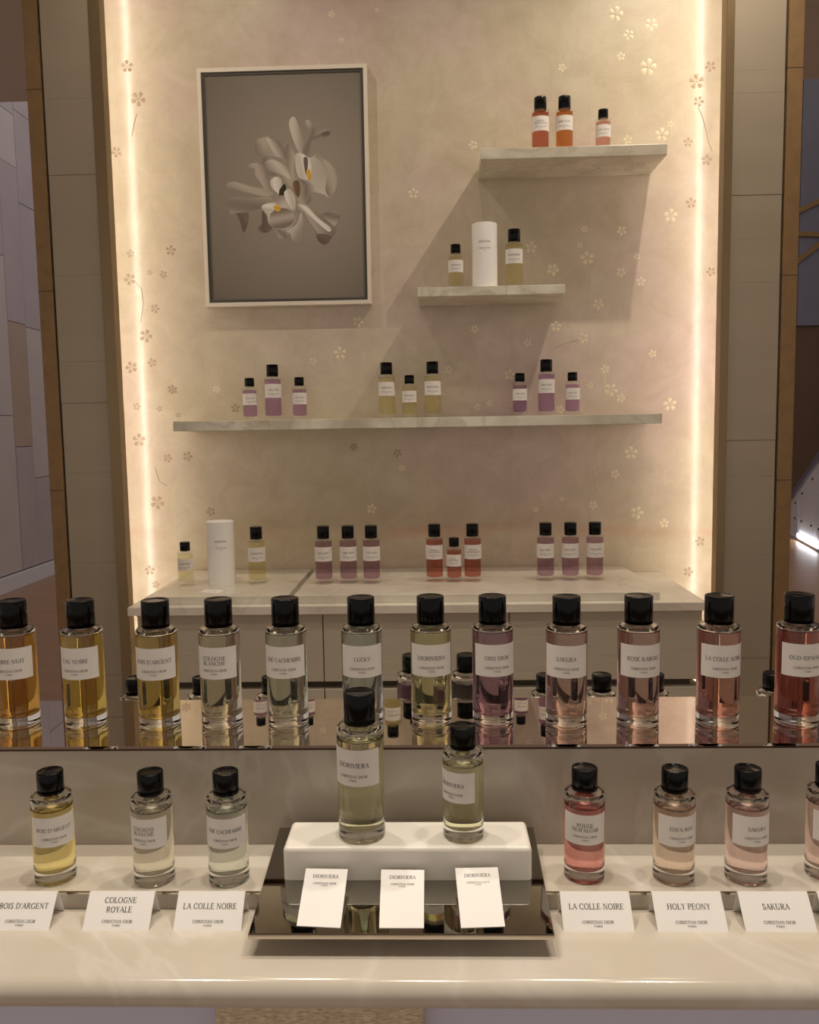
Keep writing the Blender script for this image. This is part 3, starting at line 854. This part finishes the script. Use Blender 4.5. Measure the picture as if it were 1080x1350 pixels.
def display_block_front():
    x0, x1, y0, y1, zt = -0.1875, 0.1088, 0.9632, 1.0335, 0.9844
    v = [(x0, y0, tray_z(y0) + .0003), (x1, y0, tray_z(y0) + .0003), (x1, y1, tray_z(y1) + .0003), (x0, y1, tray_z(y1) + .0003), (x0, y0, zt), (x1, y0, zt), (x1, y1, zt), (x0, y1, zt)]
    o = mesh_obj('display_block', v, box_data(0, 1, 0, 1, 0, 1)[1], M['block'])
    bm = bmesh.new(); bm.from_mesh(o.data)
    es = [e for e in bm.edges if max(vv.co.z for vv in e.verts) > zt - 1e-5]
    bmesh.ops.bevel(bm, geom=es, offset=0.0055, segments=5, profile=0.5, affect='EDGES')
    bm.to_mesh(o.data); bm.free()
    for p in o.data.polygons: p.use_smooth = True
    sharp_by_angle(o.data, 40)
    tag(o, 'white rounded display block on the mirror tray carrying two bottles', 'display block')
    return zt
ZB = display_block_front()
bottle(BIG, (-0.0953, 0.9975, ZB), 'DIORIVIERA', 'pale_lime', 'tall pale green perfume bottle on the white block, the left one', -20, 'low', 'bottles on the white block')
bottle(SMALL, (0.0291, 0.9955, ZB), 'DIORIVIERA', 'pale_lime', 'shorter pale green perfume bottle on the white block, label turned left', -36, 'low', 'bottles on the white block')

def leaning_card(name, p_bl, p_br, top_l, top_r, lines, label, cat, group, back=None, thick=0.0009):
    """card whose front lower edge is p_bl-p_br and whose upper edge is top_l-top_r (local x right, y up)."""
    bl_, br_, tl, tr_ = map(Vector, (p_bl, p_br, top_l, top_r))
    n = (br_ - bl_).cross(tl - bl_).normalized()
    if n.y > 0: n = -n
    org = (bl_ + br_) / 2
    root = empty(name, org)
    tag(root, label, cat, group)
    q = [bl_ - org, br_ - org, tr_ - org, tl - org]
    v = [p for p in q] + [p - n * thick for p in q]
    f = [(0, 1, 2, 3), (4, 5, 6, 7), (0, 1, 5, 4), (1, 2, 6, 5), (2, 3, 7, 6), (3, 0, 4, 7)]
    face = mesh_obj('card_face', v, f, M['paper'], root)
    if back is not None:
        # folded rear leg of the tent card
        dl, dr = Vector(back[0]) - org, Vector(back[1]) - org
        t2l, t2r = q[3] - n * thick * 1.1, q[2] - n * thick * 1.1
        v = [t2l, t2r, dr, dl] + [p + Vector((0, 0.0009, 0)) for p in (t2l, t2r, dr, dl)]
        mesh_obj('card_back', v, f, M['paper'], root)
    W = ((br_ - bl_).length + (tr_ - tl).length) / 2
    Hh = (tl - bl_).length
    def mp(px, py):
        u = px / W + 0.5; w = py / Hh + 0.5
        p = (q[0] * (1 - u) + q[1] * u) * (1 - w) + (q[3] * (1 - u) + q[2] * u) * w
        return p + n * 0.0003
    text_mesh('lettering', lines_quads(lines(W, Hh)), mp, M['ink'], face)
    return root
def ledge_lines(parts):
    def fn(W, H):
        L = []
        for i, t in enumerate(parts):
            cy = (0.12 if len(parts) == 1 else (0.27 - 0.24 * i)) * H
            L.append((t, 0.0062, 0, cy, sum(GL[c][0] + .06 for c in t) * 0.0062))
        L.append(('CHRISTIAN DIOR', 0.0034, 0, -0.27 * H, 0.036))
        L.append(('PARIS', 0.0022, 0, -0.37 * H, 0.0095))
        return L
    return fn
CARDS = [
    (-0.5278, -0.4555, ["BOIS D'ARGENT"], 'white name card at far left of the ledge below the lemon yellow bottle'),
    (-0.4163, -0.3382, ['COLOGNE', 'ROYALE'], 'white name card with two-line title below the clear bottle'),
    (-0.3099, -0.2306, ['LA COLLE NOIRE'], 'white name card on the ledge nearest left of the mirror tray'),
    (0.1396, 0.2200, ['LA COLLE NOIRE'], 'white name card below the crimson pink bottle right of the tray'),
    (0.2461, 0.3256, ['HOLY PEONY'], 'white name card below the pale apricot bottle'),
    (0.3452, 0.4251, ['SAKURA'], 'white name card below the blush pink bottle on the right'),
    (0.4361, 0.5160, ['ROSE KABUKI'], 'white name card cut by the right edge of the ledge'),
]
for x0, x1, pr, lb in CARDS:
    xm = (x0 + x1) / 2
    leaning_card('name_card', (x0, 0.9207, ZF), (x1, 0.9207, ZF), (x0 - .0005, 0.9497, 0.9378), (x1 - .0005, 0.9497, 0.9378), ledge_lines(pr), lb, 'name card', 'name cards along the ledge',
                 back=((x0, 0.9620, ZF + 0.0002), (x1, 0.9620, ZF + 0.0002)))
def tray_lines(W, H):
    return [('DIORIVIERA', 0.0046, 0, 0.36 * H, 0.0300), ('CHRISTIAN DIOR', 0.0026, 0, 0.235 * H, 0.0270), ('PARIS', 0.0017, 0, 0.195 * H, 0.0075)]
for (bl_, br_, tl, tr_), lb in (
        (((-.1600, .8868, 0), (-.1108, .8834, 0), (-.1591, .9560, .9627), (-.1094, .9560, .9618)), 'white upright card leaning on the block, leftmost on the tray'),
        (((-.0681, .8835, 0), (-.0189, .8836, 0), (-.0698, .9560, .9613), (-.0189, .9560, .9608)), 'white upright card leaning on the block, middle one on the tray'),
        (((.0219, .8837, 0), (.0703, .8862, 0), (.0174, .9560, .9631), (.0675, .9560, .9641)), 'white upright card leaning on the block, rightmost on the tray')):
    f2 = lambda p: (p[0], p[1], tray_z(p[1]) + 0.0006)
    leaning_card('product_card', f2(bl_), f2(br_), tl, tr_, tray_lines, lb, 'card', 'cards on the mirror tray')

# ================================================================== CABINET IN THE NICHE
CY = 2.41
cab = empty('cabinet', (-0.058, CY, 0))
tag(cab, 'pale wooden drawer cabinet standing in the lit niche under marble', 'cabinet')
def cb(name, x0, x1, y0, y1, z0, z1, mat, parent=cab, bevel=0.0):
    return box(name, x0 + 0.058, x1 + 0.058, y0 - CY, y1 - CY, z0, z1, mat, parent, bevel)
cb('carcass', -0.873, 0.757, CY + 0.02, 2.885, 0.748, 0.9505, M['oak'])
for a, b in ((-0.8735, -0.3325), (-0.3295, 0.2062), (0.2090, 0.7575)):
    cb('drawer_front', a, b, CY, CY + 0.0195, 0.7475, 0.9490, M['oak'], bevel=0.0012)
cb('shadow_gap', -0.85, 0.735, CY + 0.03, 2.88, 0.7245, 0.7478, M['gap'])
cb('plinth', -0.873, 0.757, CY + 0.02, 2.885, 0.0, 0.7243, M['oak'])
for a, b in ((-0.8735, -0.3325), (-0.3295, 0.2062), (0.2090, 0.7575)):
    cb('lower_door', a, b, CY, CY + 0.0195, 0.03, 0.7240, M['oak'], bevel=0.0012)
wt = box('worktop', -0.895, 0.7653, 2.392, 2.898, 0.9510, 0.9755, M['cab_marble'], bevel=0.0012)
tag(wt, 'long marble worktop on the niche cabinet', 'worktop')
s1 = box('marble_slab', -0.842, -0.434, 2.428, 2.894, 0.9757, 0.9992, M['cab_marble'], bevel=0.0012)
tag(s1, 'shorter raised marble slab at the left of the worktop', 'marble slab')
s2 = box('marble_slab', -0.4165, 0.642, 2.428, 2.894, 0.9757, 0.9992, M['cab_marble'], bevel=0.0012)
tag(s2, 'longer raised marble slab on the worktop under red and purple bottles', 'marble slab')
ZR = 0.9992

# wall shelves
for x0, x1, z0, z1, lb in ((0.1525, 0.7165, 2.2915, 2.3235, 'short marble wall shelf at upper right, the highest one'),
                           (-0.047, 0.4095, 1.8850, 1.9130, 'shortest marble wall shelf below the highest shelf'),
                           (-0.830, 0.7110, 1.4812, 1.5122, 'long marble wall shelf across the middle of the niche')):
    o = box('wall_shelf', x0, x1, 2.69, 2.899, z0, z1, M['shelf_marble'], bevel=0.0012)
    tag(o, lb, 'shelf')

G4 = 'bottles on the niche cabinet'
CABB = [
    (SMALL, -0.7845, 2.6092, 'DIORIVIERA', 'pale_lime', 'small pale yellow bottle left of the white tube on the cabinet'),
    (BIG, -0.5653, 2.6350, 'DIORIVIERA', 'yellow', 'tall pale yellow bottle right of the white tube on the cabinet'),
    (BIG, -0.3527, 2.6270, 'GRIS DIOR', 'mauve', 'left bottle of the mauve trio at left centre of the cabinet'),
    (BIG, -0.2755, 2.6290, 'GRIS DIOR', 'mauve', 'middle bottle of the mauve trio at left centre of the cabinet'),
    (BIG, -0.2024, 2.6270, 'GRIS DIOR', 'mauve', 'right bottle of the mauve trio at left centre of the cabinet'),
    (BIG, -0.0050, 2.6440, 'ROUGE/TRAFALGAR', 'brick', 'tall brick red bottle left of the small red one on the cabinet'),
    (SMALL, 0.0560, 2.6336, 'ROUGE/TRAFALGAR', 'brick', 'small brick red bottle between two tall ones on the cabinet'),
    (BIG, 0.1140, 2.6408, 'ROUGE/TRAFALGAR', 'brick', 'tall brick red bottle right of the small red one on the cabinet'),
    (BIG, 0.3420, 2.6428, 'GRIS DIOR', 'mauve', 'left bottle of the mauve trio at the right of the cabinet'),
    (BIG, 0.4193, 2.6422, 'GRIS DIOR', 'mauve', 'middle bottle of the mauve trio at the right of the cabinet'),
    (BIG, 0.4956, 2.6441, 'GRIS DIOR', 'mauve', 'right bottle of the mauve trio at the right of the cabinet'),
]
random.seed(3)
for S, x, yy, nm, lq, lb in CABB:
    bottle(S, (x, yy, ZR), nm, lq, lb, random.uniform(-7, 7), 'full', G4, far=True)
G5 = 'bottles on the long wall shelf'
for S, x, nm, lq, lb in (
        (SMALL, -0.6032, 'GRIS DIOR', 'violet', 'small violet bottle at far left of the long shelf'),
        (BIG, -0.5266, 'GRIS DIOR', 'violet', 'tall violet bottle between two small ones at the left of the long shelf'),
        (SMALL, -0.4398, 'GRIS DIOR', 'violet', 'small violet bottle right of the tall one at the left of the long shelf'),
        (BIG, -0.1540, 'DIORIVIERA', 'yellow', 'tall pale yellow bottle, left of the yellow trio on the long shelf'),
        (SMALL, -0.0799, 'DIORIVIERA', 'yellow', 'small pale yellow bottle in the middle of the long shelf'),
        (BIG, -0.0044, 'DIORIVIERA', 'yellow', 'tall pale yellow bottle, right of the yellow trio on the long shelf'),
        (SMALL, 0.2784, 'GRIS DIOR', 'violet', 'small violet bottle left of the tall one at the right of the long shelf'),
        (BIG, 0.3638, 'GRIS DIOR', 'violet', 'tall violet bottle between two small ones at the right of the long shelf'),
        (SMALL, 0.4481, 'GRIS DIOR', 'violet', 'small violet bottle at far right of the long shelf')):
    bottle(S, (x, 2.79, 1.5122), nm, lq, lb, random.uniform(-6, 6), 'full', G5, far=True)
G6 = 'bottles on the two short wall shelves'
for S, x, yy, z, nm, lq, lb in (
        (BIG, 0.3454, 2.79, 2.3235, 'ROUGE/TRAFALGAR', 'brick', 'tall rose red bottle at the left of the highest shelf'),
        (BIG, 0.4208, 2.79, 2.3235, 'AMBRE NUIT', 'tawny', 'tall orange amber bottle beside the red one on the highest shelf'),
        (SMALL, 0.5417, 2.79, 2.3235, 'ROSE KABUKI', 'pink', 'small pink bottle standing apart on the highest shelf'),
        (SMALL, 0.0738, 2.745, 1.9130, 'DIORIVIERA', 'yellow', 'small pale yellow bottle left of the white tube on the shortest shelf'),
        (BIG, 0.2575, 2.745, 1.9130, 'DIORIVIERA', 'yellow', 'tall pale yellow bottle right of the white tube on the shortest shelf')):
    bottle(S, (x, yy, z), nm, lq, lb, random.uniform(-5, 5), 'full', G6, far=True)

# white cylinder cartons
def carton(loc, r, h, label):
    root = empty('cylinder_carton', loc, math.atan2(-loc[0], loc[1]))
    tag(root, label, 'carton', 'white cylinder cartons')
    zs = h * 0.62
    v, f = lathe_data([(0, 0), (r - .0006, 0), (r, .0006), (r, zs - .0004), (r - .0005, zs), (0, zs)], 44)
    b = mesh_obj('tube', v, f, M['paper'], root, True); sharp_by_angle(b.data, 40)
    v, f = lathe_data([(0, zs + .0002), (r - .0005, zs + .0002), (r, zs + .0006), (r, h - .001), (r - .001, h), (0, h)], 44)
    l = mesh_obj('lid', v, f, M['paper'], root, True); sharp_by_angle(l.data, 40)
    rr = r + 0.0002
    q = lines_quads([('DIORIVIERA', 0.0062, 0, h * .70, 0.038), ('CHRISTIAN DIOR', 0.0036, 0, h * .60, 0.036), ('PARIS', .0024, 0, h * .57, .0095)])
    text_mesh('lettering', q, lambda px, py: (rr * math.sin(px / rr), -rr * math.cos(px / rr), py), M['ink_soft'], b)
carton((-0.6775, 2.6320, ZR), 0.0425, 0.2000, 'tall white cylindrical carton on the left of the cabinet')
carton((0.1650, 2.745, 1.9130), 0.0395, 0.1980, 'tall white cylindrical carton on the shortest wall shelf')
pc = empty('paper_slip', (-0.676, 2.505, ZR))
pc.rotation_euler = (0, 0, rad(-14))
tag(pc, 'small white paper slip lying in front of the carton on the cabinet', 'paper slip')
pf = box('sheet', -0.032, 0.032, -0.024, 0.024, 0.0002, 0.0012, M['paper'], pc)
text_mesh('lettering', lines_quads([('DIORIVIERA', 0.006, 0, 0, 0.03)]), lambda px, py: (px, py, 0.0014), M['ink'], pf)

# ================================================================== FRAMED PICTURE
PX, PZ, PY = -0.48, 2.273, 2.872
pic = empty('framed_picture', (PX, NB - 0.001, PZ))
tag(pic, 'framed photograph of white iris blossoms on grey hanging in the niche', 'picture')
W2, H2 = 0.277, 0.380
def ring(name, w, h, t, y0, y1, mat):
    v = []
    for yy in (y0, y1):
        v += [(-w, yy, -h), (w, yy, -h), (w, yy, h), (-w, yy, h), (-w + t, yy, -h + t), (w - t, yy, -h + t), (w - t, yy, h - t), (-w + t, yy, h - t)]
    f = []
    for i in range(4):
        j = (i + 1) % 4
        f += [(i, j, 4 + j, 4 + i), (8 + i, 8 + j, 12 + j, 12 + i), (i, j, 8 + j, 8 + i), (4 + i, 4 + j, 12 + j, 12 + i)]
    return mesh_obj(name, v, f, mat, pic)
D = PY - (NB - 0.001)
ring('outer_frame', W2, H2, 0.0125, D - 0.006, -0.0002, M['frame_white'])
ring('inner_frame', W2 - 0.0127, H2 - 0.0127, 0.009, D - 0.002, -0.0002, M['frame_dark'])
def print_mat():
    m, nt, out = new_mat('photo_print')
    p = nt.nodes.new('ShaderNodeBsdfPrincipled'); nt.links.new(p.outputs[0], out.inputs[0])
    p.inputs['Roughness'].default_value = 0.45
    p.inputs['Specular IOR Level'].default_value = 0.25
    tc = nt.nodes.new('ShaderNodeTexCoord')
    mp = nt.nodes.new('ShaderNodeMapping'); mp.inputs['Location'].default_value = (-0.12, 0, 0.02); mp.inputs['Scale'].default_value = (2.1, 0.0, 1.75)
    nt.links.new(tc.outputs['Object'], mp.inputs['Vector'])
    g = nt.nodes.new('ShaderNodeTexGradient'); g.gradient_type = 'SPHERICAL'
    nt.links.new(mp.outputs[0], g.inputs['Vector'])
    r = nt.nodes.new('ShaderNodeValToRGB')
    r.color_ramp.elements[0].color = (*s2l((100, 92, 80)), 1)
    r.color_ramp.elements[1].position = 0.85; r.color_ramp.elements[1].color = (*s2l((160, 149, 136)), 1)
    nt.links.new(g.outputs[0], r.inputs[0]); nt.links.new(r.outputs[0], p.inputs['Base Color'])
    return m
prt = box('print', -W2 + 0.021, W2 - 0.021, D + 0.001, D + 0.004, -H2 + 0.021, H2 - 0.021, print_mat(), pic)
def petal_mat():
    m, nt, out = new_mat('petal_print')
    p = nt.nodes.new('ShaderNodeBsdfPrincipled'); nt.links.new(p.outputs[0], out.inputs[0])
    p.inputs['Roughness'].default_value = 0.45; p.inputs['Specular IOR Level'].default_value = 0.25
    a = nt.nodes.new('ShaderNodeVertexColor'); a.layer_name = 'ink'
    nt.links.new(a.outputs[0], p.inputs['Base Color'])
    return m
PETALS = [('m',[(-193,17),(-172,23),(-142,16),(-108,5),(-49,-3),(-40,-20),(-67,-26),(-115,-15),(-149,-7),(-170,1),(-191,0)]),('m',[(-96,130),(-89,153),(-68,161),(-44,168),(-34,151),(-14,148),(-7,131),(3,121),(3,85),(-15,95),(-49,103),(-80,103),(-96,114)]),('l',[(-58,159),(-41,155),(-14,128),(-2,95),(-22,99),(-45,129)]),('d',[(-164,-73),(-128,-74),(-125,-104),(-137,-134),(-146,-139),(-153,-107)]),('m',[(-204,-43),(-188,-28),(-157,-27),(-116,-31),(-54,-28),(-47,-40),(-79,-62),(-124,-74),(-166,-77),(-185,-78),(-189,-60)]),('m',[(-74,83),(-67,100),(-36,92),(4,68),(27,28),(23,2),(6,12),(-10,36),(-38,40),(-58,40),(-75,64)]),('l',[(-64,83),(-36,89),(1,65),(17,28),(-10,42),(-51,56)]),('m',[(-123,71),(-112,79),(-88,80),(-64,63),(-55,43),(-49,-3),(-67,-3),(-83,21),(-98,41),(-99,64),(-116,66)]),('l',[(30,223),(42,215),(59,165),(69,132),(64,103),(47,113),(31,150),(20,186),(19,209)]),('m',[(73,212),(87,209),(103,184),(97,158),(88,138),(82,102),(64,101),(62,126),(79,155),(86,178),(74,198)]),('m',[(103,167),(124,177),(148,181),(155,169),(147,157),(130,154),(95,145),(90,151)]),('d',[(123,167),(144,176),(152,168),(144,159),(130,158)]),('m',[(6,134),(23,127),(36,94),(30,21),(20,28),(8,81)]),('l',[(33,94),(47,110),(80,93),(108,102),(135,85),(165,54),(171,18),(163,-15),(145,-34),(125,-24),(98,-17),(71,-6),(44,21),(31,48)]),('m',[(101,99),(135,85),(165,54),(171,18),(163,-15),(145,-33),(132,-7),(140,39),(121,79)]),('w',[(36,104),(60,106),(87,79),(80,27),(51,28),(38,54)]),('d',[(63,93),(77,89),(72,40),(66,54)]),('y',[(72,53),(83,53),(85,27),(74,26)]),('m',[(24,22),(44,28),(92,7),(87,-26),(76,-53),(52,-55),(29,-38),(23,-11)]),('b',[(27,18),(44,21),(50,-6),(43,-32),(29,-12)]),('w',[(-49,23),(-31,35),(-14,29),(-11,3),(-19,-20),(-29,-14),(-46,3)]),('k',[(-18,-4),(-1,12),(3,-11),(-6,-29),(-21,-25)]),('d',[(-79,-75),(-62,-79),(-60,-106),(-47,-126),(-71,-142),(-95,-129),(-81,-112)]),('m',[(-43,-126),(2,-131),(4,-158),(-23,-162),(-33,-147)]),('l',[(1,-137),(33,-118),(51,-79),(57,-132),(45,-172),(35,-182),(18,-168),(12,-148)]),('l',[(-79,-56),(-47,-36),(-12,-24),(22,-38),(36,-78),(30,-108),(5,-131),(-29,-133),(-57,-116),(-63,-89),(-72,-76)]),('m',[(-48,-76),(-13,-64),(21,-78),(27,-105),(4,-127),(-28,-130),(-53,-113)]),('w',[(-79,-56),(-40,-46),(-30,-57),(-48,-80),(-69,-76)]),('w',[(-5,-17),(16,-5),(32,-38),(28,-71),(11,-58)]),('y',[(-41,-60),(-24,-55),(-17,-70),(-31,-75)]),('m',[(109,-97),(137,-81),(168,-80),(177,-98),(164,-124),(147,-127)]),('m',[(35,-52),(69,-56),(110,-87),(150,-121),(163,-141),(146,-164),(128,-184),(101,-166),(101,-146),(81,-119),(62,-85),(41,-72)]),('w',[(42,-55),(69,-62),(106,-100),(146,-131),(139,-144),(102,-113),(62,-75)]),('d',[(101,-150),(136,-154),(146,-164),(128,-184),(104,-170)])]
TONE = {'m': ((184, 172, 158), (106, 96, 84)), 'l': ((206, 197, 184), (132, 121, 108)), 'w': ((234, 229, 220), (186, 177, 165)), 'd': ((122, 108, 98), (100, 88, 78)),
        'y': ((230, 184, 60), (206, 160, 60)), 'b': ((110, 86, 62), (140, 118, 98)), 'k': ((34, 44, 28), (70, 64, 50))}
def smooth_poly(pts, n=4):
    out = []
    m = len(pts)
    for i in range(m):
        p0, p1, p2, p3 = (Vector(pts[(i + k) % m]) for k in (-1, 0, 1, 2))
        for j in range(n):
            t = j / n
            out.append(0.5 * ((2 * p1) + (p2 - p0) * t + (2 * p0 - 5 * p1 + 4 * p2 - p3) * t * t + (3 * p1 - p0 - 3 * p2 + p3) * t ** 3))
    return out
def flower():
    from mathutils.geometry import tessellate_polygon
    v, f, c = [], [], []
    for k, (tone, pts) in enumerate(PETALS):
        P = smooth_poly(pts)
        cen = sum(P, Vector((0, 0))) / len(P)
        yy = D + 0.0009 - k * 0.00003
        hi, lo = (s2l(t) for t in TONE[tone])
        tris = tessellate_polygon([[Vector((p.x, p.y, 0)) for p in P]])
        # fine cells: tessellate the outline, then give every vertex a tone that runs across the petal
        ax = max((p - cen for p in P), key=lambda d: d.length)
        L = ax.length; ax = ax / L
        nrm = Vector((-ax.y, ax.x))
        bm = bmesh.new()
        bv = [bm.verts.new((p.x, p.y, 0)) for p in P]
        for t in tris:
            try: bm.faces.new([bv[i] for i in t])
            except ValueError: pass
        bmesh.ops.subdivide_edges(bm, edges=bm.edges[:], cuts=2, use_grid_fill=True)
        bmesh.ops.triangulate(bm, faces=bm.faces[:])
        base_i = len(v)
        bm.verts.index_update()
        for vv in bm.verts:
            q = Vector((vv.co.x, vv.co.y)) - cen
            s = q.dot(nrm) / (0.5 * L + 1e-6)
            w = 0.5 + 0.5 * math.sin(2.6 * s + 1.0 + 0.02 * q.dot(ax) + k)
            w = min(1, max(0, 0.25 + 0.75 * w))
            c.append(tuple(lo[i] + (hi[i] - lo[i]) * w for i in range(3)) + (1,))
            v.append((vv.co.x / 1000, yy, vv.co.y / 1000))
        for ff in bm.faces:
            f.append(tuple(base_i + q.index for q in ff.verts))
        bm.free()
    o = mesh_obj('flower_image', v, f, petal_mat(), prt, fix=False)
    at = o.data.color_attributes.new('ink', 'FLOAT_COLOR', 'POINT')
    for i, col in enumerate(c):
        at.data[i].color = col
flower()
